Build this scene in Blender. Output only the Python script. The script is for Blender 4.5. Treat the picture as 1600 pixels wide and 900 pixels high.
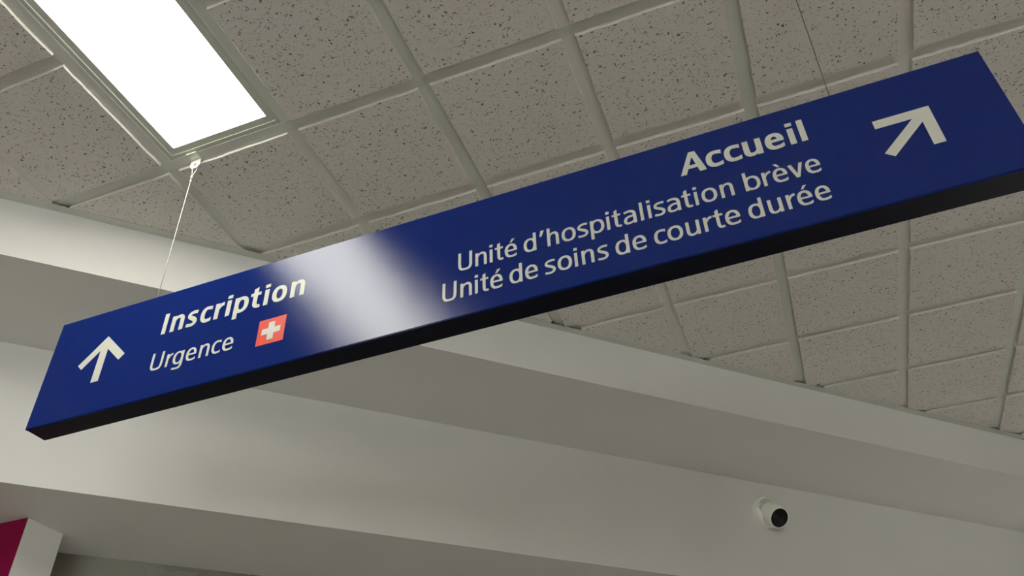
import bpy, bmesh, math, random
from mathutils import Vector, Matrix

# ------------------------------------------------------------------ scene reset
for o in list(bpy.data.objects):
    bpy.data.objects.remove(o, do_unlink=True)
scn = bpy.context.scene
COL = scn.collection
random.seed(7)

ZC = 2.80            # height of the ceiling grid above the floor
M = 0.3048           # one module of the ceiling (half a tile)

# ------------------------------------------------------------------ camera
cam_data = bpy.data.cameras.new('camera')
cam = bpy.data.objects.new('camera', cam_data)
COL.objects.link(cam)
CR = ((0.9348058, 0.3540176, -0.0284550), (-0.2342515, 0.5543644, -0.7986278), (-0.2669538, 0.7532275, 0.6011522))
CAMPOS = Vector((1.1120293, -0.9143982, ZC - 1.3782015))
cam.matrix_world = Matrix(((CR[0][0], -CR[1][0], -CR[2][0], CAMPOS.x),
                           (CR[0][1], -CR[1][1], -CR[2][1], CAMPOS.y),
                           (CR[0][2], -CR[1][2], -CR[2][2], CAMPOS.z), (0, 0, 0, 1)))
cam_data.sensor_fit = 'HORIZONTAL'
cam_data.sensor_width = 36.0
cam_data.lens = 1287.209 / 1600 * 36
cam_data.shift_x = -1.856 / 1600
cam_data.shift_y = 46.261 / 1600
cam_data.clip_start = 0.02
scn.camera = cam

# ------------------------------------------------------------------ world, light levels, exposure
world = bpy.data.worlds.new('world')
scn.world = world
world.use_nodes = True
world.node_tree.nodes['Background'].inputs[0].default_value = (1.0, 0.98, 0.95, 1)
world.node_tree.nodes['Background'].inputs[1].default_value = 7.6
LAMP = 12.0                         # radiance of the ceiling light diffusers
LAMP_COL = (1.0, 0.99, 0.87)
scn.view_settings.view_transform = 'Standard'
scn.view_settings.look = 'None'
scn.view_settings.gamma = 1.0
scn.view_settings.use_curve_mapping = False
scn.view_settings.exposure = 0.18


# ------------------------------------------------------------------ materials
def principled(name, col, rough=0.6, spec=0.5, metal=0.0):
    m = bpy.data.materials.new(name)
    m.use_nodes = True
    b = m.node_tree.nodes['Principled BSDF']
    b.inputs['Base Color'].default_value = (*col, 1)
    b.inputs['Roughness'].default_value = rough
    b.inputs['Metallic'].default_value = metal
    b.inputs['Specular IOR Level'].default_value = spec
    return m, m.node_tree, b


def nd(nt, kind, **kw):
    n = nt.nodes.new(kind)
    for k, v in kw.items():
        setattr(n, k, v)
    return n


def mottled(name, col, rough, scale, amount, bump=0.0, bscale=None, spec=0.4):
    """plain paint with a faint uneven tone and fine relief"""
    m, nt, b = principled(name, col, rough, spec)
    g = nd(nt, 'ShaderNodeNewGeometry')
    n = nd(nt, 'ShaderNodeTexNoise')
    n.inputs['Scale'].default_value = scale
    n.inputs['Detail'].default_value = 3
    nt.links.new(g.outputs['Position'], n.inputs['Vector'])
    r = nd(nt, 'ShaderNodeMapRange')
    r.inputs[1].default_value = 0.25
    r.inputs[2].default_value = 0.75
    r.inputs[3].default_value = 1 - amount
    r.inputs[4].default_value = 1 + amount
    nt.links.new(n.outputs[0], r.inputs[0])
    x = nd(nt, 'ShaderNodeVectorMath', operation='SCALE')
    x.inputs[0].default_value = col
    nt.links.new(r.outputs[0], x.inputs['Scale'])
    nt.links.new(x.outputs[0], b.inputs['Base Color'])
    if bump:
        n2 = nd(nt, 'ShaderNodeTexNoise')
        n2.inputs['Scale'].default_value = bscale or 300
        n2.inputs['Detail'].default_value = 2
        nt.links.new(g.outputs['Position'], n2.inputs['Vector'])
        bp = nd(nt, 'ShaderNodeBump')
        bp.inputs['Strength'].default_value = bump
        bp.inputs['Distance'].default_value = 0.001
        nt.links.new(n2.outputs[0], bp.inputs['Height'])
        nt.links.new(bp.outputs[0], b.inputs['Normal'])
    return m


def tile_material():
    """mineral fibre: fissures and pin holes punched into a matt grey-beige face"""
    col = (0.64, 0.585, 0.515)
    m, nt, b = principled('mineral_fibre', col, 0.95, 0.1)
    L = nt.links.new
    g = nd(nt, 'ShaderNodeNewGeometry')
    # warped coordinates make the holes worm-like
    w = nd(nt, 'ShaderNodeTexNoise')
    w.inputs['Scale'].default_value = 120
    w.inputs['Detail'].default_value = 2
    L(g.outputs['Position'], w.inputs['Vector'])
    ws = nd(nt, 'ShaderNodeVectorMath', operation='SUBTRACT')
    ws.inputs[1].default_value = (0.5, 0.5, 0.5)
    L(w.outputs['Color'], ws.inputs[0])
    wm = nd(nt, 'ShaderNodeVectorMath', operation='MULTIPLY')
    wm.inputs[1].default_value = (0.020, 0.016, 0.0)
    L(ws.outputs[0], wm.inputs[0])
    wa = nd(nt, 'ShaderNodeVectorMath', operation='ADD')
    L(g.outputs['Position'], wa.inputs[0])
    L(wm.outputs[0], wa.inputs[1])
    fl = nd(nt, 'ShaderNodeVectorMath', operation='MULTIPLY')
    fl.inputs[1].default_value = (1, 1, 0)
    L(wa.outputs[0], fl.inputs[0])

    def holes(vec, scale, r0, r1, soft):
        v = nd(nt, 'ShaderNodeTexVoronoi', voronoi_dimensions='2D', feature='F1')
        v.inputs['Scale'].default_value = scale
        L(vec, v.inputs['Vector'])
        sx = nd(nt, 'ShaderNodeSeparateColor')
        L(v.outputs['Color'], sx.inputs[0])
        rad = nd(nt, 'ShaderNodeMapRange')
        rad.inputs[3].default_value = r0
        rad.inputs[4].default_value = r1
        L(sx.outputs[0], rad.inputs[0])
        d = nd(nt, 'ShaderNodeMath', operation='SUBTRACT')
        L(rad.outputs[0], d.inputs[0])
        L(v.outputs['Distance'], d.inputs[1])
        k = nd(nt, 'ShaderNodeMapRange')
        k.inputs[1].default_value = 0.0
        k.inputs[2].default_value = soft
        L(d.outputs[0], k.inputs[0])
        return k.outputs[0]
    h1 = holes(fl.outputs[0], 132, -0.16, 0.29, 0.09)
    h2 = holes(fl.outputs[0], 205, -0.08, 0.27, 0.10)
    mx = nd(nt, 'ShaderNodeMath', operation='MAXIMUM')
    s2 = nd(nt, 'ShaderNodeMath', operation='MULTIPLY')
    s2.inputs[1].default_value = 0.7
    L(h2, s2.inputs[0])
    L(h1, mx.inputs[0])
    L(s2.outputs[0], mx.inputs[1])
    # only the flat face is punched: the recess of grooves stays plain
    sp = nd(nt, 'ShaderNodeSeparateXYZ')
    L(g.outputs['Position'], sp.inputs[0])
    face = nd(nt, 'ShaderNodeMath', operation='LESS_THAN')
    face.inputs[1].default_value = ZC - 0.0045
    L(sp.outputs[2], face.inputs[0])
    hm = nd(nt, 'ShaderNodeMath', operation='MULTIPLY')
    L(mx.outputs[0], hm.inputs[0])
    L(face.outputs[0], hm.inputs[1])
    # faint blotches of the paint
    bl = nd(nt, 'ShaderNodeTexNoise')
    bl.inputs['Scale'].default_value = 7
    bl.inputs['Detail'].default_value = 3
    L(g.outputs['Position'], bl.inputs['Vector'])
    cr = nd(nt, 'ShaderNodeMix', data_type='RGBA')
    cr.inputs[6].default_value = (0.695, 0.672, 0.620, 1)
    cr.inputs[7].default_value = (0.735, 0.700, 0.660, 1)
    L(bl.outputs[0], cr.inputs[0])
    cm = nd(nt, 'ShaderNodeMix', data_type='RGBA')
    cm.inputs[7].default_value = (0.17, 0.155, 0.14, 1)
    L(hm.outputs[0], cm.inputs[0])
    L(cr.outputs[2], cm.inputs[6])
    L(cm.outputs[2], b.inputs['Base Color'])
    gr = nd(nt, 'ShaderNodeTexNoise')
    gr.inputs['Scale'].default_value = 420
    gr.inputs['Detail'].default_value = 2
    L(g.outputs['Position'], gr.inputs['Vector'])
    hh = nd(nt, 'ShaderNodeMath', operation='MULTIPLY_ADD')
    hh.inputs[1].default_value = -1.0
    L(hm.outputs[0], hh.inputs[0])
    gs = nd(nt, 'ShaderNodeMath', operation='MULTIPLY')
    gs.inputs[1].default_value = 0.5
    L(gr.outputs[0], gs.inputs[0])
    L(gs.outputs[0], hh.inputs[2])
    bp = nd(nt, 'ShaderNodeBump')
    bp.inputs['Strength'].default_value = 0.45
    bp.inputs['Distance'].default_value = 0.0012
    L(hh.outputs[0], bp.inputs['Height'])
    L(bp.outputs[0], b.inputs['Normal'])
    return m


def sign_face_material():
    """satin blue film with sparse pale flecks, scuffs and slightly uneven surface"""
    m = bpy.data.materials.new('blue_film')
    m.use_nodes = True
    nt = m.node_tree
    nt.nodes.remove(nt.nodes['Principled BSDF'])
    b = nd(nt, 'ShaderNodeBsdfDiffuse')
    gl = nd(nt, 'ShaderNodeBsdfGlossy', distribution='BECKMANN')
    gl.inputs['Roughness'].default_value = 0.24
    ms = nd(nt, 'ShaderNodeMixShader')
    ms.inputs[0].default_value = 0.058
    nt.links.new(b.outputs[0], ms.inputs[1])
    nt.links.new(gl.outputs[0], ms.inputs[2])
    nt.links.new(ms.outputs[0], nt.nodes['Material Output'].inputs[0])
    L = nt.links.new
    tc = nd(nt, 'ShaderNodeTexCoord')
    v = nd(nt, 'ShaderNodeTexVoronoi', feature='F1')
    v.inputs['Scale'].default_value = 26
    wn = nd(nt, 'ShaderNodeTexNoise')
    wn.inputs['Scale'].default_value = 160
    L(tc.outputs['Object'], wn.inputs['Vector'])
    wv = nd(nt, 'ShaderNodeVectorMath', operation='MULTIPLY_ADD')
    wv.inputs[1].default_value = (0.010, 0.010, 0.010)
    L(wn.outputs['Color'], wv.inputs[0])
    L(tc.outputs['Object'], wv.inputs[2])
    L(wv.outputs[0], v.inputs['Vector'])
    sx = nd(nt, 'ShaderNodeSeparateColor')
    L(v.outputs['Color'], sx.inputs[0])
    gt = nd(nt, 'ShaderNodeMath', operation='GREATER_THAN')
    gt.inputs[1].default_value = 0.87
    L(sx.outputs[0], gt.inputs[0])
    near = nd(nt, 'ShaderNodeMapRange')
    near.inputs[1].default_value = 0.045
    near.inputs[2].default_value = 0.020
    L(v.outputs['Distance'], near.inputs[0])
    fk = nd(nt, 'ShaderNodeMath', operation='MULTIPLY')
    L(gt.outputs[0], fk.inputs[0])
    L(near.outputs[0], fk.inputs[1])
    fs = nd(nt, 'ShaderNodeMath', operation='MULTIPLY')
    L(fk.outputs[0], fs.inputs[0])
    L(sx.outputs[1], fs.inputs[1])
    mx = nd(nt, 'ShaderNodeMix', data_type='RGBA')
    mx.inputs[6].default_value = (0.0008, 0.014, 0.145, 1)
    mx.inputs[7].default_value = (0.38, 0.44, 0.62, 1)
    L(fs.outputs[0], mx.inputs[0])
    L(mx.outputs[2], b.inputs['Color'])
    n = nd(nt, 'ShaderNodeTexNoise')
    n.inputs['Scale'].default_value = 14
    n.inputs['Detail'].default_value = 2
    L(tc.outputs['Object'], n.inputs['Vector'])
    bp = nd(nt, 'ShaderNodeBump')
    bp.inputs['Strength'].default_value = 0.10
    bp.inputs['Distance'].default_value = 0.003
    L(n.outputs[0], bp.inputs['Height'])
    L(bp.outputs[0], b.inputs['Normal'])
    L(bp.outputs[0], gl.inputs['Normal'])
    return m


def emit(name, col, strength):
    m = bpy.data.materials.new(name)
    m.use_nodes = True
    nt = m.node_tree
    nt.nodes.remove(nt.nodes['Principled BSDF'])
    e = nd(nt, 'ShaderNodeEmission')
    e.inputs[0].default_value = (*col, 1)
    e.inputs[1].default_value = strength
    nt.links.new(e.outputs[0], nt.nodes['Material Output'].inputs[0])
    return m


def pane_glass():
    m = bpy.data.materials.new('pane_glass')
    m.use_nodes = True
    nt = m.node_tree
    nt.nodes.remove(nt.nodes['Principled BSDF'])
    tr = nd(nt, 'ShaderNodeBsdfTransparent')
    tr.inputs[0].default_value = (0.93, 0.95, 0.94, 1)
    gl = nd(nt, 'ShaderNodeBsdfGlossy')
    gl.inputs['Roughness'].default_value = 0.02
    mx = nd(nt, 'ShaderNodeMixShader')
    mx.inputs[0].default_value = 0.06
    nt.links.new(tr.outputs[0], mx.inputs[1])
    nt.links.new(gl.outputs[0], mx.inputs[2])
    nt.links.new(mx.outputs[0], nt.nodes['Material Output'].inputs[0])
    return m


MAT = {
    'tile': tile_material(),
    'tile_edge': mottled('raw_fibre_edge', (0.715, 0.686, 0.640), 0.9, 90, 0.06, 0.4, 400),
    'tee': mottled('grid_enamel', (0.615, 0.63, 0.575), 0.45, 9, 0.05),
    'white': mottled('white_wall_paint', (0.715, 0.707, 0.685), 0.7, 3, 0.03, 0.12, 160),
    'panel': mottled('brown_wall_paint', (0.20, 0.17, 0.14), 0.6, 3, 0.05),
    'beige': mottled('beige_wall_paint', (0.48, 0.45, 0.41), 0.6, 3, 0.05),
    'magenta': mottled('magenta_wall_paint', (0.225, 0.003, 0.045), 0.7, 4, 0.04, spec=0.15),
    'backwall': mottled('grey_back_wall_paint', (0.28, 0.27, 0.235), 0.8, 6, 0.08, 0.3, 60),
    'floor': mottled('pale_vinyl_floor', (0.72, 0.695, 0.665), 0.5, 5, 0.06),
    'deck': principled('concrete_deck', (0.30, 0.29, 0.28), 0.9)[0],
    'frame': mottled('lamp_frame_enamel', (0.55, 0.56, 0.50), 0.4, 9, 0.03),
    'lamp': emit('lamp_diffuser', LAMP_COL, LAMP),
    'blue': sign_face_material(),
    'navy': principled('navy_tray_paint', (0.0012, 0.0022, 0.011), 0.40, 0.16)[0],
    'film': mottled('off_white_film', (0.60, 0.60, 0.535), 0.42, 30, 0.03),
    'red': mottled('red_film', (0.72, 0.075, 0.05), 0.35, 30, 0.04),
    'plastic': mottled('white_plastic', (0.70, 0.70, 0.62), 0.4, 40, 0.03),
    'steel': principled('lit_steel_cable', (0.46, 0.45, 0.38), 0.5, 0.4, 0.2)[0],  # cable near the lamp: its brightness is put into the colour
    'wire': principled('shaded_steel_wire', (0.16, 0.16, 0.14), 0.5, 0.5, 0.5)[0],  # the other steel cable, coloured darker as if out of the lamp's light
    'camwhite': mottled('camera_enamel', (0.90, 0.90, 0.82), 0.38, 40, 0.03),
    'black': principled('black_glass', (0.004, 0.004, 0.005), 0.12, 0.5)[0],
    'glass': pane_glass(),
    'screw': principled('recess_shade', (0.05, 0.045, 0.04), 0.7)[0],
}


# ------------------------------------------------------------------ helpers
def link(o, parent=None):
    COL.objects.link(o)
    if parent is not None:
        o.parent = parent
    return o


def mesh(name, verts, faces, mat, parent=None, smooth=False):
    me = bpy.data.meshes.new(name)
    me.from_pydata([tuple(v) for v in verts], [], faces)
    bm = bmesh.new()
    bm.from_mesh(me)
    bmesh.ops.recalc_face_normals(bm, faces=bm.faces)
    bm.to_mesh(me)
    bm.free()
    me.materials.append(MAT[mat])
    if smooth:
        for p in me.polygons:
            p.use_smooth = True
    return link(bpy.data.objects.new(name, me), parent)


def from_bm(name, bm, mat, parent=None, smooth=False):
    me = bpy.data.meshes.new(name)
    bmesh.ops.recalc_face_normals(bm, faces=bm.faces)
    bm.to_mesh(me)
    bm.free()
    me.materials.append(MAT[mat])
    if smooth:
        for p in me.polygons:
            p.use_smooth = True
    return link(bpy.data.objects.new(name, me), parent)


def thing(name, label, cat, loc=(0, 0, 0), group=None):
    o = bpy.data.objects.new(name, None)
    o.empty_display_size = 0.05
    o.location = loc
    o['label'] = label
    o['category'] = cat
    if group:
        o['group'] = group
    return link(o)


def structure(o, label=None, cat=None):
    o['kind'] = 'structure'
    if label:
        o['label'] = label
    if cat:
        o['category'] = cat
    return o


class Acc:
    """collects boxes, prisms and tubes for ONE mesh"""
    def __init__(self):
        self.v = []
        self.f = []

    def add(self, v, f):
        k = len(self.v)
        self.v += [tuple(p) for p in v]
        self.f += [tuple(i + k for i in q) for q in f]

    def box(self, a, b):
        x0, y0, z0 = a
        x1, y1, z1 = b
        self.add([(x0, y0, z0), (x1, y0, z0), (x1, y1, z0), (x0, y1, z0), (x0, y0, z1), (x1, y0, z1), (x1, y1, z1), (x0, y1, z1)],
                 [(0, 3, 2, 1), (4, 5, 6, 7), (0, 1, 5, 4), (1, 2, 6, 5), (2, 3, 7, 6), (3, 0, 4, 7)])

    def prism(self, poly, f0, f1):
        """poly in 2D, f0/f1 map (x, y) to the two end caps"""
        n = len(poly)
        self.add([f0(*p) for p in poly] + [f1(*p) for p in poly],
                 [tuple(range(n - 1, -1, -1)), tuple(range(n, 2 * n))] + [(i, (i + 1) % n, n + (i + 1) % n, n + i) for i in range(n)])

    def tube(self, pts, r, seg=8):
        pts = [Vector(p) for p in pts]
        rings = []
        for i, p in enumerate(pts):
            t = (pts[min(i + 1, len(pts) - 1)] - pts[max(i - 1, 0)]).normalized()
            u = t.cross(Vector((0.3, 1, 0.1))).normalized()
            w = t.cross(u)
            rr = r[i] if isinstance(r, (list, tuple)) else r
            rings.append([p + (u * math.cos(2 * math.pi * k / seg) + w * math.sin(2 * math.pi * k / seg)) * rr for k in range(seg)])
        v = [q for ring in rings for q in ring]
        f = []
        for i in range(len(rings) - 1):
            for k in range(seg):
                f.append((i * seg + k, i * seg + (k + 1) % seg, (i + 1) * seg + (k + 1) % seg, (i + 1) * seg + k))
        f.append(tuple(range(seg - 1, -1, -1)))
        f.append(tuple((len(rings) - 1) * seg + k for k in range(seg)))
        self.add(v, f)

    def lathe(self, prof, org, axis, seg=40):
        """prof: list of (radius, height) turned about axis through org"""
        axis = Vector(axis).normalized()
        u = axis.orthogonal().normalized()
        w = axis.cross(u)
        org = Vector(org)
        v = []
        for r, h in prof:
            for k in range(seg):
                a = 2 * math.pi * k / seg
                v.append(org + axis * h + (u * math.cos(a) + w * math.sin(a)) * max(r, 1e-5))
        f = []
        for i in range(len(prof) - 1):
            for k in range(seg):
                f.append((i * seg + k, i * seg + (k + 1) % seg, (i + 1) * seg + (k + 1) % seg, (i + 1) * seg + k))
        f.append(tuple(range(seg)))
        f.append(tuple((len(prof) - 1) * seg + k for k in range(seg)))
        self.add(v, f)

    def build(self, name, mat, parent=None, smooth=False):
        return mesh(name, self.v, self.f, mat, parent, smooth)


def box(name, a, b, mat, parent=None):
    k = Acc()
    k.box(a, b)
    return k.build(name, mat, parent)


def auto_smooth(o, ang=35):
    me = o.data
    bm = bmesh.new()
    bm.from_mesh(me)
    for e in bm.edges:
        e.smooth = not (len(e.link_faces) == 2 and e.calc_face_angle(0) > math.radians(ang))
    for f in bm.faces:
        f.smooth = True
    bm.to_mesh(me)
    bm.free()
    return o


# ------------------------------------------------------------------ the slanting bulkhead: its own axes
D = Vector((0.7179835, 0.6960602, 0))       # along the bulkhead
N = Vector((0.6960602, -0.7179835, 0))      # out of it, towards the hall
PL = -0.2327982
ZU, ZL, DU, DB = -0.1618, -0.5234, 0.3579, 0.766    # lower edges of the two steps, depth of the step, depth of the back wall
KU, KL = -0.00175, -0.0042                          # the steps fall slightly along the bulkhead


def W(s, depth, z):
    """point s along the bulkhead, depth behind its upper face, z below the ceiling grid"""
    p = D * s + N * (PL - depth)
    return Vector((p.x, p.y, ZC + z))


def bulk_box(name, s0, s1, d0, d1, z0, z1, mat, parent=None, k0=0.0, k1=0.0):
    a = Acc()
    a.prism([(d0, z0, k0), (d1, z0, k0), (d1, z1, k1), (d0, z1, k1)], lambda d, z, k: W(s0, d, z + k * s0), lambda d, z, k: W(s1, d, z + k * s1))
    return a.build(name, mat, parent)


X0, X1 = -10 * M, 14 * M                    # hall extents
Y0, Y1 = -22 * M, 16 * M
S0, S1 = -4.6, 6.4

structure(box('floor', (X0 - 0.1, Y0 - 0.1, -0.1), (X1 + 0.1, Y1 + 0.1, 0.0), 'floor'), 'pale vinyl floor of the hall', 'floor')
structure(box('wall_left', (X0 - 0.1, Y0, 0), (X0, Y1, ZC + 0.5), 'panel'), 'dull brown side wall of the hall meeting the magenta partition', 'wall')
structure(box('wall_right', (X1, Y0, 0), (X1 + 0.1, Y1, ZC + 0.5), 'beige'), 'beige side wall of the hall opposite the partition', 'wall')
# glazed end of the hall: a sill wall, a head, and panes between mullions
rear = Acc()
rear.box((X0, Y0 - 0.1, 0), (X1, Y0, 0.30))
rear.box((X0, Y0 - 0.1, 2.55), (X1, Y0, ZC + 0.5))
WX = 1.0
rear.box((X0, Y0 - 0.1, 0.30), (WX, Y0, 2.55))
structure(rear.build('wall_rear', 'white'), 'white end wall of the hall with a wide window', 'wall')
NP = 3
win_ = structure(box('window_rear_offscreen', (WX, Y0 - 0.075, 0.30), (X1, Y0 - 0.025, 0.34), 'frame'), 'wide window of tall panes at the end of the hall', 'window')
box('window_head', (WX, Y0 - 0.075, 2.51), (X1, Y0 - 0.025, 2.55), 'frame', win_)
for q in range(NP + 1):
    xm = WX + (X1 - WX) * q / NP
    xa, xb = max(WX, xm - 0.03), min(X1, xm + 0.03)
    box('mullion', (xa, Y0 - 0.08, 0.34), (xb, Y0 - 0.02, 2.51), 'frame', win_)
    if q < NP:
        box('pane', (xb, Y0 - 0.053, 0.34), (WX + (X1 - WX) * (q + 1) / NP - 0.03, Y0 - 0.047, 2.51), 'glass', win_)
# upper step of the bulkhead, with its lower step hung behind it
up = structure(bulk_box('wall_upper', S0, S1, 0.0, 0.55, ZU, 0.45, 'white', k0=KU), 'white upper step of the slanting bulkhead under the ceiling tiles', 'bulkhead')
lo = structure(bulk_box('wall_lower', S0, S1, DU, 0.95, ZL, ZU, 'white', k0=KL, k1=KU), 'white lower step of the slanting bulkhead carrying the round camera', 'bulkhead')
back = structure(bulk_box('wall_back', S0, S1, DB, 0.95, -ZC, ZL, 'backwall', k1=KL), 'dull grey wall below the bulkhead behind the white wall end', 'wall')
# loose, wrinkled joint tape where the grey wall meets the bulkhead
a = Acc()
rs = random.Random(3)
n = 34
for i in range(n):
    s0 = 0.13 + 0.62 * i / n
    s1 = 0.13 + 0.62 * (i + 1) / n
    if i == 0:
        prev = (0.004, 0.012)
    cur = (0.002 + 0.007 * rs.random() * (0.4 + i / n), 0.010 + 0.010 * rs.random())
    zt = ZL + KL * s0
    a.add([W(s0, DB, zt), W(s1, DB, zt), W(s1, DB - cur[0], zt - cur[1]), W(s0, DB - prev[0], zt - prev[1]),
           W(s0, DB, zt - prev[1] * 2.1), W(s1, DB, zt - cur[1] * 2.1)],
          [(0, 1, 2, 3), (3, 2, 5, 4)])
    prev = cur
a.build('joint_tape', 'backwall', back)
# partition wall whose white end shows under the bulkhead, its broad side magenta
pt = structure(box('wall_partition', (X0, 0.459, 0), (-0.6525, 0.569, ZC - 0.5225), 'white'), 'white end of a partition wall with a magenta side', 'wall')
box('magenta_face', (X0, 0.4555, 0), (-0.6540, 0.459, ZC - 0.5227), 'magenta', pt)

# ------------------------------------------------------------------ ceiling: deck, tees, tegular tiles scored to look like small squares
ceil = structure(box('ceiling', (X0 - 0.1, Y0 - 0.1, ZC + 0.45), (X1 + 0.1, Y1 + 0.1, ZC + 0.55), 'deck'), 'suspended ceiling of scored mineral fibre tiles in a metal grid', 'ceiling')
GAP = 0.0132         # half width of the reveal around the raised squares
DROP = 0.0072        # how far the squares hang below the grid


def clip(poly, off):
    """keep the part of a 2D polygon on the hall's side of the bulkhead, off metres from its face"""
    out = []
    n = len(poly)
    for i in range(n):
        p, q = poly[i], poly[(i + 1) % n]
        dp = N.x * p[0] + N.y * p[1] - PL - off
        dq = N.x * q[0] + N.y * q[1] - PL - off
        if dp >= 0:
            out.append(p)
        if (dp >= 0) != (dq >= 0):
            t = dp / (dp - dq)
            out.append((p[0] + (q[0] - p[0]) * t, p[1] + (q[1] - p[1]) * t))
    res = []
    for p in out:
        if not res or math.dist(p, res[-1]) > 1e-4:
            res.append(p)
    if len(res) > 2 and math.dist(res[0], res[-1]) < 1e-4:
        res.pop()
    return res if len(res) > 2 else None


def rough_outline(poly, rng, step=0.020, amp=0.0009):
    out = []
    n = len(poly)
    for i in range(n):
        p, q = poly[i], poly[(i + 1) % n]
        L = math.dist(p, q)
        k = max(1, int(L / step))
        nx, ny = (q[1] - p[1]) / L, -(q[0] - p[0]) / L
        for j in range(k):
            t = j / k
            if j:
                t += rng.uniform(-0.3, 0.3) / k
            w = rng.uniform(-1.6, 0.6) * amp if j else 0
            out.append((p[0] + (q[0] - p[0]) * t + nx * w, p[1] + (q[1] - p[1]) * t + ny * w))
    return out


def blunt(poly, rng, cut):
    """the sharp corners of hand-cut tiles are broken off"""
    out = []
    n = len(poly)
    for i in range(n):
        p, a_, b_ = poly[i], poly[i - 1], poly[(i + 1) % n]
        la, lb = math.dist(p, a_), math.dist(p, b_)
        ca = ((a_[0] - p[0]) * (b_[0] - p[0]) + (a_[1] - p[1]) * (b_[1] - p[1])) / (la * lb)
        if ca > 0.3 and min(la, lb) > cut * 1.5:
            k = cut * rng.uniform(0.7, 1.1)
            out.append((p[0] + (a_[0] - p[0]) * k / la, p[1] + (a_[1] - p[1]) * k / la))
            out.append((p[0] + (b_[0] - p[0]) * k / lb, p[1] + (b_[1] - p[1]) * k / lb))
        else:
            out.append(p)
    return out


def tile_mesh(x0, y0, x1, y1, ox, oy, rng, halfx=False):
    """a tile between grid lines x0..x1, y0..y1 (local to ox, oy)"""
    a = Acc()
    e = 0.004
    plate = clip([(x0 + e, y0 + e), (x1 - e, y0 + e), (x1 - e, y1 - e), (x0 + e, y1 - e)], 0.004)
    if not plate:
        return None
    plate = blunt(plate, rng, 0.042)
    plate = [(p[0] - ox, p[1] - oy) for p in plate]
    a.prism(plate, lambda x, y: (x, y, 0.0008), lambda x, y: (x, y, 0.014))
    xs = [x0, x1] if halfx else [x0, (x0 + x1) / 2, x1]
    ys = [y0, (y0 + y1) / 2, y1]
    for i in range(len(xs) - 1):
        for j in range(2):
            g = GAP
            pad = clip([(xs[i] + g, ys[j] + g), (xs[i + 1] - g, ys[j] + g), (xs[i + 1] - g, ys[j + 1] - g), (xs[i] + g, ys[j + 1] - g)], 0.008)
            if not pad:
                continue
            pad = blunt(pad, rng, 0.030)
            ring = rough_outline([(p[0] - ox, p[1] - oy) for p in pad], rng)
            cx = sum(p[0] for p in ring) / len(ring)
            cy = sum(p[1] for p in ring) / len(ring)
            n = len(ring)
            low = []
            for p in ring:
                L = max(math.dist(p, (cx, cy)), 1e-4)
                k = 1 - min(0.5, (0.0009 + rng.random() * 0.0010) / L)
                low.append((cx + (p[0] - cx) * k, cy + (p[1] - cy) * k))
            zc = -DROP + 0.0014
            v = [(x, y, 0.001) for x, y in ring] + [(x, y, zc) for x, y in ring] + [(x, y, -DROP) for x, y in low]
            f = [(k, (k + 1) % n, n + (k + 1) % n, n + k) for k in range(n)] + [(n + k, n + (k + 1) % n, 2 * n + (k + 1) % n, 2 * n + k) for k in range(n)]
            f.append(tuple(range(2 * n, 3 * n)))
            a.add(v, f)
    me = bpy.data.meshes.new('ceiling_tile')
    me.from_pydata(a.v, [], a.f)
    bm = bmesh.new()
    bm.from_mesh(me)
    bmesh.ops.recalc_face_normals(bm, faces=bm.faces)
    bm.to_mesh(me)
    bm.free()
    me.materials.append(MAT['tile'])
    me.materials.append(MAT['tile_edge'])
    for p in me.polygons:
        zz = p.center.z
        if abs(p.normal.z) < 0.8 and zz < 0.0:
            p.material_index = 1
    return me


def fully_inside(x0, y0, x1, y1):
    return min(N.x * x + N.y * y - PL for x in (x0, x1) for y in (y0, y1)) > 0.03


def put(name, me, x, y, z=ZC):
    o = bpy.data.objects.new(name, me)
    o.location = (x, y, z)
    return link(o, ceil)


ceil_inv = ceil.matrix_world.inverted()
# lamps sit in one module wide, four module long openings left of a tile column: (i, j0, j1)
LAMPS = [(0, -4, 0)]


def lamp_at(i, j):
    for li, j0, j1 in LAMPS:
        if li == i and j0 <= j < j1:
            return True
    return False


rng = random.Random(11)
variants = []
for _ in range(4):
    PLs = PL
    PL = -1e3                       # a full tile: nothing clipped
    variants.append(tile_mesh(0, 0, 2 * M, 2 * M, 0, 0, rng))
    PL = PLs
halves = []
for _ in range(2):
    PLs = PL
    PL = -1e3
    halves.append(tile_mesh(0, 0, M, 2 * M, 0, 0, rng, True))
    PL = PLs
for i in range(-10, 14, 2):
    for j in range(-22, 16, 2):
        x, y = i * M, j * M
        if lamp_at(i, j):
            put('ceiling_tile', halves[(i + j) % 2], x + M, y)
            continue
        if fully_inside(x, y, x + 2 * M, y + 2 * M):
            put('ceiling_tile', variants[rng.randrange(4)], x, y)
        else:
            me = tile_mesh(x, y, x + 2 * M, y + 2 * M, x, y, rng)
            if me:
                put('ceiling_tile', me, x, y)


def clip_line(p, q, off):
    dp = N.x * p[0] + N.y * p[1] - PL - off
    dq = N.x * q[0] + N.y * q[1] - PL - off
    if dp < 0 and dq < 0:
        return None
    if dp < 0:
        t = dp / (dp - dq)
        p = (p[0] + (q[0] - p[0]) * t, p[1] + (q[1] - p[1]) * t)
    elif dq < 0:
        t = dp / (dp - dq)
        q = (p[0] + (q[0] - p[0]) * t, p[1] + (q[1] - p[1]) * t)
    if math.dist(p, q) < 0.03:
        return None
    return p, q


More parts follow.
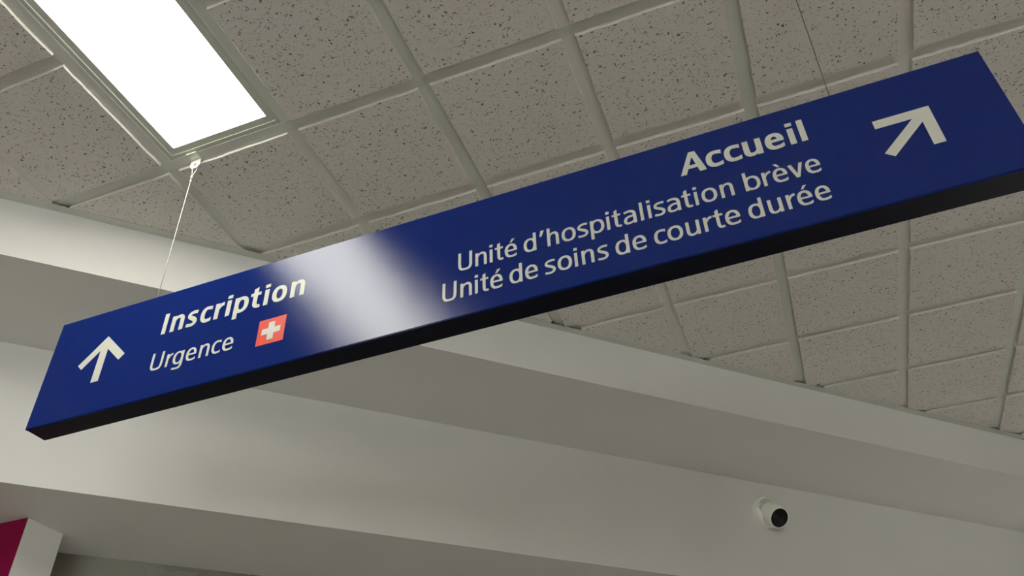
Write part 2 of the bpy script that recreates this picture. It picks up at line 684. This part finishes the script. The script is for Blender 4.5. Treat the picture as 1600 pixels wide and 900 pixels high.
def tee(name, p, q, zoff=0.0):
    """an inverted T bar from p to q: flange, rolled edge and web"""
    L = math.dist(p, q)
    a = Acc()
    prof = [(-0.012, 0.0004), (-0.0114, 0.0), (0.0114, 0.0), (0.012, 0.0004), (0.012, 0.0009), (0.0012, 0.0012), (0.0012, 0.030), (-0.0012, 0.030), (-0.0012, 0.0012), (-0.012, 0.0009)]
    a.prism(prof, lambda u, z: (0, u, z), lambda u, z: (L, u, z))
    o = a.build(name, 'tee', ceil)
    o.location = (p[0], p[1], ZC + zoff)
    o.rotation_euler = (0, 0, math.atan2(q[1] - p[1], q[0] - p[0]))
    return o


for j in range(-22, 17, 2):                      # main tees run through
    runs = [(X0, X1)]
    for li, j0, j1 in LAMPS:
        if j0 < j < j1:
            runs = [r for a0, a1 in runs for r in ((a0, li * M + 0.012), ((li + 1) * M - 0.012, a1))] if len(runs) == 1 else \
                [r for a0, a1 in runs for r in ([(a0, li * M + 0.012), ((li + 1) * M - 0.012, a1)] if a0 < li * M < a1 else [(a0, a1)])]
    for a0, a1 in runs:
        c = clip_line((a0, j * M), (a1, j * M), 0.006)
        if c:
            tee('main_tee', *c)
for i in range(-10, 15, 2):                      # cross tees butt against them
    for j in range(-22, 16, 2):
        c = clip_line((i * M, j * M + 0.0122), (i * M, (j + 2) * M - 0.0122), 0.006)
        if c:
            tee('cross_tee', *c, zoff=0.0002)
for li, j0, j1 in LAMPS:
    tee('cross_tee', ((li + 1) * M, j0 * M + 0.0122), ((li + 1) * M, j1 * M - 0.0122), zoff=0.0002)
# wall angle along the bulkhead, in lengths that do not quite line up
for s0, s1, dz, dw in ((S0, -0.118, -0.0084, 0.0), (-0.118, 1.02, -0.0092, 0.0010), (1.02, 2.30, -0.0082, -0.001), (2.30, S1, -0.0088, 0.0008)):
    a = Acc()
    a.prism([(-0.0222 - dw, dz), (0.0, dz), (0.0, dz + 0.024), (-0.0012, dz + 0.024), (-0.0012, dz + 0.0010), (-0.0222 - dw, dz + 0.0010)],
            lambda d, z: W(s0 + 0.0006, d, z), lambda d, z: W(s1, d, z))
    a.build('wall_angle', 'tee', ceil)


# ------------------------------------------------------------------ ceiling lights
def ceiling_light(i, j0, j1, label, group=None):
    x0, x1, y0, y1 = i * M, (i + 1) * M, j0 * M, j1 * M
    t = thing('ceiling_light', label, 'ceiling light', (x0, y0, ZC), group)
    w, h = x1 - x0, y1 - y0
    # door frame with mitred corners: four bars, sloping up to the diffuser
    e, k = 0.0105, 0.0355
    a = Acc()
    oc = [(e, e), (w - e, e), (w - e, h - e), (e, h - e)]
    ic = [(k, k), (w - k, k), (w - k, h - k), (k, h - k)]
    mc = [(0.021, 0.021), (w - 0.021, 0.021), (w - 0.021, h - 0.021), (0.021, h - 0.021)]
    for q in range(4):
        r = (q + 1) % 4
        v = [(*oc[q], 0.0018), (*oc[r], 0.0018), (*mc[r], 0.0018), (*mc[q], 0.0018), (*mc[r], 0.0042), (*mc[q], 0.0042), (*ic[r], 0.0052), (*ic[q], 0.0052), (*ic[r], 0.016), (*ic[q], 0.016),
             (*oc[r], 0.016), (*oc[q], 0.016)]
        b = Acc()
        b.add(v, [(0, 1, 2, 3), (3, 2, 4, 5), (5, 4, 6, 7), (7, 6, 8, 9), (9, 8, 10, 11), (11, 10, 1, 0)])
        b.build('door_frame_bar', 'frame', t)
    box('diffuser', (k - 0.004, k - 0.004, 0.0092), (w - k + 0.004, h - k + 0.004, 0.0122), 'lamp', t)
    a = Acc()
    a.box((e + 0.002, e + 0.002, 0.10), (w - e - 0.002, h - e - 0.002, 0.104))
    for (p, q) in (((e + 0.002, e + 0.002), (w - e - 0.002, e + 0.004)), ((e + 0.002, h - e - 0.004), (w - e - 0.002, h - e - 0.002)),
                   ((e + 0.002, e + 0.002), (e + 0.004, h - e - 0.002)), ((w - e - 0.004, e + 0.002), (w - e - 0.002, h - e - 0.002))):
        a.box((*p, 0.0165), (*q, 0.10))
    a.build('housing', 'frame', t)
    return t


for li, j0, j1 in LAMPS:
    ceiling_light(li, j0, j1, 'lit white ceiling light panel beside the plastic clip of the sign cable')

# ------------------------------------------------------------------ the hanging sign
SW, SH, ST = 1.6216, 0.2299, 0.0437
SR = Matrix(((0.9999819, 0.0009529, -0.0059391), (-0.0009315, 0.9999931, 0.0036074), (0.0059425, -0.0036018, 0.9999759)))
sign = thing('hanging_sign', 'long blue hospital direction sign with white French lettering hung on two cables', 'sign')
sign.matrix_world = Matrix.Translation((-0.119583, -0.021, ZC - 0.643396)) @ SR.to_4x4()
# local axes: x along the sign, y to its back, z up

FT = 0.003
k = Acc()                                        # face sheet with rounded-over edges
bm = bmesh.new()
vs = [bm.verts.new((x, y, z)) for y in (0.0, FT) for x, z in ((0, 0), (SW, 0), (SW, SH), (0, SH))]
for f in ((0, 1, 2, 3), (7, 6, 5, 4), (0, 4, 5, 1), (1, 5, 6, 2), (2, 6, 7, 3), (3, 7, 4, 0)):
    bm.faces.new([vs[q] for q in f])
bmesh.ops.bevel(bm, geom=[e for e in bm.edges if all(v.co.y < 1e-6 for v in e.verts)], offset=0.0011, segments=2, affect='EDGES')
face = from_bm('face_sheet', bm, 'blue', sign)
face['label'] = 'satin blue face sheet'
bm = bmesh.new()
vs = [bm.verts.new((x, y, z)) for y in (FT, ST) for x, z in ((0.0006, 0.0004), (SW - 0.0006, 0.0004), (SW - 0.0006, SH - 0.0006), (0.0006, SH - 0.0006))]
for f in ((0, 1, 2, 3), (7, 6, 5, 4), (0, 4, 5, 1), (1, 5, 6, 2), (2, 6, 7, 3), (3, 7, 4, 0)):
    bm.faces.new([vs[q] for q in f])
bmesh.ops.bevel(bm, geom=[e for e in bm.edges if any(v.co.y > FT + 1e-6 for v in e.verts)], offset=0.0008, segments=2, affect='EDGES')
tray = from_bm('tray', bm, 'navy', sign)
tray['label'] = 'dark navy box body behind the face'


# ---- lettering: a humanist sans drawn as ribbons of varying width, millimetres
def ribbon(pts, wid):
    """closed outline pieces of a stroke: pts centre line, wid width at each point"""
    out_l, out_r = [], []
    n = len(pts)
    for i, p in enumerate(pts):
        a_ = pts[max(0, i - 1)]
        b_ = pts[min(n - 1, i + 1)]
        dx, dy = b_[0] - a_[0], b_[1] - a_[1]
        L = math.hypot(dx, dy) or 1
        w = (wid[i] if isinstance(wid, (list, tuple)) else wid) / 2
        out_l.append((p[0] - dy / L * w, p[1] + dx / L * w))
        out_r.append((p[0] + dy / L * w, p[1] - dx / L * w))
    return out_l, out_r


def arc(cx, cy, rx, ry, a0, a1, n=20, ex=2.25):
    pts = []
    for i in range(n + 1):
        t = math.radians(a0 + (a1 - a0) * i / n)
        c, s = math.cos(t), math.sin(t)
        pts.append((cx + rx * math.copysign(abs(c) ** (2 / ex), c), cy + ry * math.copysign(abs(s) ** (2 / ex), s)))
    return pts


def bez(p0, p1, p2, p3, n=10):
    return [tuple((1 - t) ** 3 * p0[k] + 3 * (1 - t) ** 2 * t * p1[k] + 3 * (1 - t) * t * t * p2[k] + t ** 3 * p3[k] for k in (0, 1)) for t in [i / n for i in range(n + 1)]]


class Pen:
    """one line of lettering laid on the face: every stroke is a thin prism of film"""
    def __init__(self, base):
        self.a = Acc()
        self.base = base
        self.x = 0
        self.th = 0.0004
        self.nudge = 0

    def to3(self, x, y, lift):
        return ((self.x + x) / 1000, -lift, (self.base + y) / 1000)

    def poly(self, pts):
        t = self.th + (self.nudge % 4) * 0.00003       # overlapping strokes never share a plane
        self.nudge += 1
        self.a.prism(pts, lambda x, y: self.to3(x, y, -0.0002), lambda x, y: self.to3(x, y, t))

    def ring(self, outer, inner):
        n = len(outer)
        t = self.th + (self.nudge % 4) * 0.00003
        self.nudge += 1
        v = [self.to3(*p, t) for p in outer] + [self.to3(*p, t) for p in inner] + [self.to3(*p, -0.0002) for p in outer] + [self.to3(*p, -0.0002) for p in inner]
        f = []
        for i in range(n):
            j = (i + 1) % n
            f += [(i, j, n + j, n + i), (i, 2 * n + i, 2 * n + j, j), (n + i, n + j, 3 * n + j, 3 * n + i), (2 * n + i, 3 * n + i, 3 * n + j, 2 * n + j)]
        self.a.add(v, f)

    def stroke(self, pts, wid):
        l, r = ribbon(pts, wid)
        self.strip(l, r)

    def strip(self, l, r):
        n = len(l)
        t = self.th + (self.nudge % 4) * 0.00003
        self.nudge += 1
        v = [self.to3(*p, t) for p in l] + [self.to3(*p, t) for p in r] + [self.to3(*p, -0.0002) for p in l] + [self.to3(*p, -0.0002) for p in r]
        f = []
        for i in range(n - 1):
            f += [(i, i + 1, n + i + 1, n + i), (2 * n + i, 3 * n + i, 3 * n + i + 1, 2 * n + i + 1), (i, 2 * n + i, 2 * n + i + 1, i + 1), (n + i, n + i + 1, 3 * n + i + 1, 3 * n + i)]
        f += [(0, n, 3 * n, 2 * n), (n - 1, 3 * n - 1, 4 * n - 1, 2 * n - 1)]
        self.a.add(v, f)

    def rect(self, x0, y0, x1, y1):
        self.poly([(x0, y0), (x1, y0), (x1, y1), (x0, y1)])

    # ---- glyphs; w total width, s stem, h horizontal stroke, X x-height, A ascender
    def glyph(self, ch, x, w, F):
        self.x = x
        s, X, A = F['s'], F['X'], F['A']
        h = s * F['c']
        ov = X * 0.016
        thin = s * F['join']

        def bowl(x0, x1, a0=0, a1=360, n=40, hh=None):
            hh = hh or h
            o = arc((x0 + x1) / 2, X / 2, (x1 - x0) / 2, X / 2 + ov, a0, a1, n)
            i_ = arc((x0 + x1) / 2, X / 2, (x1 - x0) / 2 - s, X / 2 + ov - hh, a0, a1, n, 2.15)
            return o, i_

        def arch(x0, x1, y_start, flip=False):
            top = X + ov - h / 2
            xr = x1 - s / 2
            p = bez((x0, y_start), (x0 + (xr - x0) * .16, top - X * .02), (x0 + (xr - x0) * .42, top), (x0 + (xr - x0) * .58, top), 10)
            p += bez((x0 + (xr - x0) * .58, top), (xr - (xr - x0) * .12, top), (xr, top - X * .10), (xr, X * .60), 12)[1:]
            p += [(xr, X * .3), (xr, 0)]
            n = len(p)
            wd = [thin + (h - thin) * min(1, i / 8) for i in range(11)] + [h + (s - h) * min(1, i / 9) for i in range(1, n - 10)]
            if flip:
                p = [(w - a_, X - b_) for a_, b_ in p]
            self.stroke(p, wd)

        if ch == 'l' or ch == 'I':
            self.rect(0, 0, s, A)
        elif ch == 'i':
            self.rect(0, 0, s, X)
            e = s * 0.06
            self.rect(-e, A - s * F['dot'], s + e, A)
        elif ch == 'n':
            self.rect(0, 0, s, X)
            arch(s * .72, w, X * .66)
        elif ch == 'h':
            self.rect(0, 0, s, A)
            arch(s * .72, w, X * .66)
        elif ch == 'u':
            self.rect(w - s, 0, w, X)
            arch(s * .72, w, X * .66, True)
        elif ch == 'r':
            self.rect(0, 0, s, X)
            top = X + ov - h * .52
            p = bez((s * .75, X * .60), (s * 1.15, X * .80), (w * .62, top), (w, top - X * .005), 10)
            self.stroke(p, [thin + (h * 1.04 - thin) * min(1, i / 7) for i in range(11)])
        elif ch == 'o':
            self.ring(*bowl(0, w))
        elif ch in 'dbpg':
            q = w
            o, i_ = bowl(0, q)
            if ch in 'bp':
                o = [(w - a_, b_) for a_, b_ in o]
                i_ = [(w - a_, b_) for a_, b_ in i_]
            # slim the bowl where it runs into the stem
            cxs = 0.0 if ch in 'bp' else w
            i2 = []
            for (a_, b_), (c_, d_) in zip(i_, o):
                near = max(0, 1 - abs(a_ - cxs) / (w * .62))
                k_ = 1 - .25 * near
                i2.append((a_, X / 2 + (b_ - X / 2) * (1 + (1 - k_) * .42)))
            self.ring(o, i2)
            if ch == 'd':
                self.rect(w - s, 0, w, A)
            elif ch == 'b':
                self.rect(0, 0, s, A)
            elif ch == 'p':
                self.rect(0, -F['desc'], s, X)
            else:
                dsc = F['desc'] + h * .1
                xr = w - s / 2
                p = [(xr, X), (xr, X * .5), (xr, X * .08)]
                p += bez((xr, X * .08), (xr, -dsc * .75), (w * .72, -dsc + h / 2), (w * .47, -dsc + h / 2), 10)[1:]
                p += bez((w * .47, -dsc + h / 2), (w * .3, -dsc + h / 2), (w * .18, -dsc + h * .6), (w * .07, -dsc + h * .85), 5)[1:]
                self.stroke(p, [s] * 4 + [s + (h - s) * min(1, i / 6) for i in range(len(p) - 4)])
        elif ch in 'eéè':
            o, i_ = bowl(0, w, 2, 312, 44)
            yb = X * .445
            # the eye closes on a straight bar; the tail runs out to the right
            pts = [((a_ + c_) / 2, (b_ + d_) / 2) for (a_, b_), (c_, d_) in zip(o, i_)]
            cut = [q for q in range(len(o)) if q <= 22 or o[q][0] < w * .60]
            o2 = [o[q] for q in cut]
            i2 = [i_[q] for q in cut]
            tail_o = [(w * .76, -ov * .6), (w * .88, X * .025), (w * .965, X * .065)]
            tail_i = [(w * .72, h - ov * .5), (w * .85, h + X * .035), (w * .965, h + X * .095)]
            self.strip(o2 + tail_o, i2 + tail_i)
            self.rect(s * .6, yb, w - s * .18, yb + h * .86)
            self.poly([(w - s, yb), (w - s * .02, yb), (w, X * .55), (w - s, X * .55)])
            if ch == 'é':
                self.poly([(w * .42, X * 1.11), (w * .58, X * 1.11), (w * .84, A * 1.005), (w * .60, A * 1.005)])
            elif ch == 'è':
                self.poly([(w * .46, X * 1.11), (w * .62, X * 1.11), (w * .44, A * 1.005), (w * .20, A * 1.005)])
        elif ch == 'c':
            wb = w * 1.16
            o, i_ = bowl(0, wb, 70, 290, 30)
            to = [(w * .80, X + ov * .8), (w * .99, X - X * .035)]
            ti = [(w * .80, X - h - X * .002), (w * .96, X - h - X * .055)]
            bo = [(w * .80, -ov * .6), (w * 1.0, X * .045)]
            bi = [(w * .80, h - ov * .2), (w * .98, h + X * .075)]
            self.strip(to[::-1] + o + bo, ti[::-1] + i_ + bi)
        elif ch == 's':
            t_, b_ = X + ov - h / 2, -ov + h / 2
            p = [(w * .96, t_ - X * .035), (w * .80, t_ - X * .006)]
            p += bez((w * .80, t_ - X * .006), (w * .30, t_ + X * .02), (h * .50, t_ - X * .10), (h * .56, X * .71), 9)[1:]
            p += bez((h * .56, X * .71), (h * .62, X * .545), (w - h * .50, X * .50), (w - h * .54, X * .275), 11)[1:]
            p += bez((w - h * .54, X * .275), (w - h * .50, b_ + X * .09), (w * .70, b_), (w * .46, b_), 9)[1:]
            p += [(w * .22, b_ + X * .008), (w * .02, b_ + X * .045)]
            n = len(p)
            wd = [h + (s * 1.02 - h) * max(0, 1 - abs(i - n / 2) / 9) for i in range(n)]
            self.stroke(p, wd)
        elif ch == 'a':
            t_ = X + ov - h / 2
            xr = w - s / 2
            p = [(w * .09, t_ - X * .075), (w * .25, t_ - X * .018)]
            p += bez((w * .25, t_ - X * .018), (w * .62, t_ + X * .035), (xr, t_ - X * .03), (xr, X * .62), 12)[1:]
            p += [(xr, X * .3), (xr, 0)]
            n = len(p)
            self.stroke(p, [h + (s - h) * min(1, i / 10) for i in range(n)])
            yb = -ov + h / 2
            q = bez((w - s * .6, X * .55), (w * .42, X * .60), (s * .52, X * .50), (s * .52, X * .265), 12)
            q += bez((s * .52, X * .265), (s * .52, yb + X * .06), (w * .20, yb), (w * .40, yb), 8)[1:]
            q += bez((w * .40, yb), (w * .60, yb), (w * .74, yb + X * .09), (w - s * .7, X * .22), 8)[1:]
            m_ = len(q)
            self.stroke(q, [h * .9 + (s - h * .9) * max(0, 1 - abs(i - 12) / 10) - (h * .35 * max(0, (i - m_ + 7) / 7)) for i in range(m_)])
        elif ch == 't':
            xs_ = w * F['tx']
            xr = xs_ + s / 2
            yb = -ov + h / 2
            p = [(xr, X * 1.24), (xr, X), (xr, X * .34)]
            p += bez((xr, X * .34), (xr, yb + X * .06), (xr + s * .35, yb), (xr + s * 1.0, yb), 9)[1:]
            p += [(w * .99, yb + X * .03)]
            n = len(p)
            self.stroke(p, [s] * 3 + [s + (h - s) * min(1, i / 6) for i in range(n - 3)])
            self.poly([(xs_, X * 1.20), (xs_ + s, X * 1.20), (xs_ + s, X * 1.345), (xs_, X * 1.245)])
            self.rect(0, X - h * .95, w * .97, X)
        elif ch == 'U':
            r_ = w / 2
            p = [(s / 2, A), (s / 2, A * .36)]
            p += bez((s / 2, A * .36), (s / 2, A * .06), (w * .26, -ov + h / 2), (r_, -ov + h / 2), 10)[1:]
            p += bez((r_, -ov + h / 2), (w * .74, -ov + h / 2), (w - s / 2, A * .06), (w - s / 2, A * .36), 10)[1:]
            p += [(w - s / 2, A)]
            n = len(p)
            self.stroke(p, [s + (h - s) * max(0, 1 - abs(i - (n - 1) / 2) / 8) for i in range(n)])
        elif ch == 'v':
            self.poly([(0, X), (s * 1.10, X), (w / 2 + s * .46, 0), (w / 2 - s * .52, 0)])
            self.poly([(w - s * 1.05, X), (w, X), (w / 2 + s * .46, 0), (w / 2 - s * .34, 0)])
        elif ch == 'A':
            t0, t1 = w * .45, w * .45 + s * 1.12
            self.poly([(0, 0), (s * 1.08, 0), (t1 - s * .25, A), (t0, A)])
            self.poly([(w - s * 1.22, 0), (w, 0), (t1, A), (t0 + s * .12, A)])
            self.rect(w * .20, A * .23, w * .78, A * .23 + h)
        elif ch == "'":
            self.poly([(0, A * .66), (s * .72, A * .66), (w, A * .985), (w * .28, A * .985)])


REG = dict(s=4.7, X=26.4, A=36.1, c=0.81, join=0.55, dot=1.10, desc=10.2, tx=0.27)
BOLD1 = dict(s=8.8, X=34.2, A=45.6, c=0.80, join=0.52, dot=0.80, desc=12.2, tx=0.26)
BOLD2 = dict(s=8.4, X=32.4, A=44.4, c=0.80, join=0.52, dot=0.82, desc=12.0, tx=0.26)


def lettering(base, F, glyphs, label, slope=0.0):
    pen = Pen(base)
    for ch, x, w in glyphs:
        pen.glyph(ch, x, w, F)
    o = pen.a.build('lettering', 'film', sign)
    o['label'] = label
    return o


lettering(132.8, BOLD1, [('I', 253.5, 9.2), ('n', 272, 27.3), ('s', 306, 21.5), ('c', 334.5, 23.5), ('r', 364, 18), ('i', 388, 9.2), ('p', 404.5, 29), ('t', 436.5, 21.5), ('i', 465, 9.2), ('o', 481, 29.5), ('n', 518, 27.5)],
          'bold off-white word Inscription')
lettering(56.0, REG, [('U', 250, 25), ('r', 282.5, 12.2), ('g', 297, 21.5), ('e', 324, 20.5), ('n', 351, 19.8), ('c', 376, 18), ('e', 397.5, 21)],
          'off-white word Urgence')
lettering(153.0, BOLD2, [('A', 1188, 39), ('c', 1228, 24.5), ('c', 1255, 24.5), ('u', 1283, 26.5), ('e', 1314.5, 26.5), ('i', 1348, 8.4), ('l', 1363.5, 8.4)],
          'bold off-white word Accueil')
lettering(88.0, REG, [('U', 828, 23.5), ('n', 857, 19), ('i', 881, 5), ('t', 890, 13.5), ('é', 906, 20), ('d', 937, 20.3), ("'", 963, 7.5), ('h', 975, 18.3),
                      ('o', 998, 22), ('s', 1023, 16.3), ('p', 1043, 21.5), ('i', 1068.3, 5), ('t', 1077, 13.5), ('a', 1094, 19.3), ('l', 1119.3, 5), ('i', 1130.8, 5),
                      ('s', 1140, 16.2), ('a', 1159.3, 19.5), ('t', 1182, 13.8), ('i', 1200, 5), ('o', 1210, 22), ('n', 1237, 18.5),
                      ('b', 1271, 22), ('r', 1296.5, 12.8), ('è', 1311, 19.7), ('v', 1333, 20.3), ('e', 1355.5, 19.5)],
          'off-white line naming the short-stay hospital unit')
lettering(34.6, REG, [('U', 802, 23.5), ('n', 832, 19), ('i', 856, 5), ('t', 865, 13.3), ('é', 881, 20), ('d', 912, 20.5), ('e', 937, 20), ('s', 968, 16.6),
                      ('o', 988, 22), ('i', 1014, 5), ('n', 1025, 18.6), ('s', 1049, 16), ('d', 1076, 20.5), ('e', 1101.3, 20.2), ('c', 1133, 17.5), ('o', 1152.3, 22),
                      ('u', 1179, 19.2), ('r', 1204, 12.6), ('t', 1218, 14), ('e', 1234, 20.5), ('d', 1266, 20.5), ('u', 1293, 18.7), ('r', 1318, 12.5), ('é', 1332, 19.5), ('e', 1355.5, 19.5)],
          'off-white line naming the short-term care unit')


def film_shape(name, polys, mat, parent, lift, label=None):
    a = Acc()
    for q, poly in enumerate(polys):
        a.prism(poly, lambda x, y: (x / 1000, 0.0002, y / 1000), lambda x, y: (x / 1000, -lift - q * 0.00003, y / 1000))
    o = a.build(name, mat, parent)
    if label:
        o['label'] = label
    return o


film_shape('arrow', [[(129, 165.6), (181.2, 113.3), (170.4, 102.5), (137.2, 135.6), (137.2, 66.5), (120.8, 66.5), (120.8, 135.6), (87.8, 102.5), (77, 113.3)]], 'film', sign, 0.0004, 'off-white arrow pointing straight up')
film_shape('arrow', [[(1531.3, 152), (1531.3, 79.6), (1516, 79.6), (1516, 126.0), (1467, 77.4), (1456, 87.4), (1505.8, 136.4), (1457.6, 136.4), (1457.6, 152)]], 'film', sign, 0.0004, 'off-white arrow pointing up and to the right')
fl = film_shape('emergency_symbol', [[(465.6, 46.8), (518, 46.8), (518, 98.8), (465.6, 98.8)]], 'red', sign, 0.0004, 'red square with a white cross')
film_shape('cross', [[(485.6, 54.8), (497.6, 54.8), (497.6, 67.0), (509.6, 67.0), (509.6, 79.0), (497.6, 79.0), (497.6, 90.8), (485.6, 90.8), (485.6, 79.0), (473.8, 79.0), (473.8, 67.0), (485.6, 67.0)]],
           'film', fl, 0.0008, 'white cross')


# ------------------------------------------------------------------ suspension cables with their clips
def suspension(xt, yt, xb, yb, zb, label, cable_mat, r):
    t = thing('suspension_cable', label, 'cable', (xt, yt, ZC), 'cables carrying the sign')
    # clip: folded plate under the tee with a drilled, rounded tab
    a = Acc()
    a.box((-0.0125, -0.0128, -0.0022), (0.0125, 0.0128, -0.0003))
    a.box((-0.0125, -0.0142, -0.0022), (0.0125, -0.0122, 0.0032))
    a.box((-0.0125, 0.0122, -0.0022), (0.0125, 0.0142, 0.0032))
    a.build('clip_plate', 'plastic', t)
    out = [(-0.0125, -0.002), (-0.0125, -0.019), (-0.0065, -0.0285), (0.0065, -0.0285), (0.0125, -0.019), (0.0125, -0.002)]
    n = 24
    hole = [(0.0036 * math.cos(2 * math.pi * q / n), -0.0170 + 0.0036 * math.sin(2 * math.pi * q / n)) for q in range(n)]
    ring = []
    for hx, hz in hole:                          # ray from hole centre to the tab outline
        dx, dz = hx, hz + 0.0170
        best = 1e9
        for q in range(6):
            (x1, z1), (x2, z2) = out[q], out[(q + 1) % 6]
            ex, ez = x2 - x1, z2 - z1
            det = dx * (-ez) + ex * dz
            if abs(det) < 1e-12:
                continue
            tt = (x1 * (-ez) + ex * (z1 + 0.0170)) / det
            uu = (dx * (z1 + 0.0170) - dz * x1) / det
            if tt > 0 and -1e-6 <= uu <= 1 + 1e-6:
                best = min(best, tt)
        ring.append((dx * best, -0.0170 + dz * best))
    v = []
    for y in (0.0045, 0.0065):
        v += [(x, y, z) for x, z in ring] + [(x, y, z) for x, z in hole]
    f = []
    for q in range(n):
        p_ = (q + 1) % n
        f += [(q, p_, n + p_, n + q), (2 * n + q, 3 * n + q, 3 * n + p_, 2 * n + p_), (q, 2 * n + q, 2 * n + p_, p_), (n + q, n + p_, 3 * n + p_, 3 * n + q)]
    mesh('clip_tab', v, f, 'plastic', t)
    dx, dy, dz = xb - xt, yb - yt, zb
    yq = 0.0055

    def at(k_):                                  # point k metres down the cable
        u = k_ / (-dz)
        return Vector((dx * u, yq + (dy - yq) * u, -k_))
    # loop through the hole, two crimped sleeves, then the cable and its short tail
    a = Acc()
    a.tube([at(0.054), Vector((-0.0010, yq - 0.0022, -0.035)), Vector((-0.0018, yq - 0.0022, -0.026)), Vector((0, yq - 0.0020, -0.0192)), Vector((0.0012, yq + 0.0022, -0.0192)),
            Vector((0.0062, yq + 0.0026, -0.031)), Vector((0.0035, yq + 0.0012, -0.042)), at(0.054) + Vector((0.0008, 0, 0))], r, 8)
    a.build('cable_loop', cable_mat, t, True)
    a = Acc()
    a.tube([at(0.051), at(0.0525), at(0.0600), at(0.0615)], [r * 1.6, r * 2.5, r * 2.5, r * 1.6], 10)
    a.build('crimp_sleeve', cable_mat, t, True)
    a = Acc()
    a.tube([at(0.066), at(0.067), at(0.0715), at(0.0725)], [r * 1.4, r * 2.0, r * 2.0, r * 1.4], 10)
    a.build('crimp_sleeve', cable_mat, t, True)
    a = Acc()
    a.tube([at(0.052), at(0.12), at(0.20), at(-dz * 0.75), at(-dz + 0.0005)], r, 8)
    a.build('cable', cable_mat, t, True)
    return t


def sign_top(x):
    return sign.matrix_world @ Vector((x, ST * 0.5, SH - 0.0015))


pL = sign_top(0.1955)
pR = sign_top(1.4235)
suspension(0.0655, 0.0, pL.x, pL.y, pL.z - ZC, 'steel cable in a lit tone hanging from a white clip next to the lit panel', 'steel', 0.0010)
suspension(1.318, 0.0, pR.x, pR.y, pR.z - ZC, 'thin steel wire in a shaded tone holding the sign at the end above the slanted arrow', 'wire', 0.0008)

# ------------------------------------------------------------------ turret camera on the lower step of the bulkhead
Q = W(1.979, DU, -0.278)
t = thing('security_camera', 'small white round security camera with a black lens window on the bulkhead', 'camera', Q)
a = Acc()
a.lathe([(0.046, -0.001), (0.0505, 0.0), (0.0515, 0.004), (0.0505, 0.018), (0.0470, 0.026), (0.0435, 0.030), (0.0420, 0.0295), (0.0415, 0.010), (0.010, 0.008)], (0, 0, 0), N, 48)
base = auto_smooth(a.build('base_ring', 'camwhite', t))
# small peaked drip cap on the top of the ring
a = Acc()
up_ = Vector((0, 0, 1))
for sgn in (0,):
    pts = []
a.prism([(-0.030, 0.0375), (0.0, 0.0585), (0.030, 0.0375), (0.0, 0.040)], lambda u, z: D * u + up_ * z + N * 0.0005, lambda u, z: D * u * 0.9 + up_ * (z * 0.93) + N * 0.016)
a.build('drip_cap', 'camwhite', base)
a = Acc()
a.lathe([(0.0019, 0.0), (0.0019, 0.0009), (0.0003, 0.0011)], D * -0.034 + up_ * 0.030 + N * 0.0205, N, 12)
a.build('screw_hole_shade', 'screw', base)  # dark disc, no opening: the hole's shade is put into its colour
to_hall = Vector((0.037, -0.925, -0.376)).normalized()
right = Vector((0.9348, 0.3540, -0.0285))
down = Vector((-0.2343, 0.5544, -0.7986))
aim = (to_hall * 0.86 + right * 0.46 + down * 0.22).normalized()
bc = N * 0.026 + up_ * -0.010
a = Acc()
R_ = 0.0385
prof = [(R_ * math.sin(math.radians(q)), -R_ * math.cos(math.radians(q))) for q in range(8, 100, 8)]
prof += [(0.0378, 0.018), (0.0362, 0.045), (0.0350, 0.0525), (0.0330, 0.0550), (0.0312, 0.0545), (0.0305, 0.0525), (0.006, 0.0520)]
a.lathe(prof, bc, aim, 48)
ball = auto_smooth(a.build('eyeball_housing', 'camwhite', t))
a = Acc()
a.lathe([(0.0306, 0.0520), (0.0306, 0.0542), (0.0285, 0.0550), (0.004, 0.0552)], bc, aim, 48)
win = auto_smooth(a.build('lens_window', 'black', t))
a = Acc()
a.lathe([(0.0088, 0.0548), (0.0088, 0.0560), (0.0070, 0.0566), (0.0062, 0.0558), (0.001, 0.0556)], bc, aim, 32)
auto_smooth(a.build('lens', 'black', win))
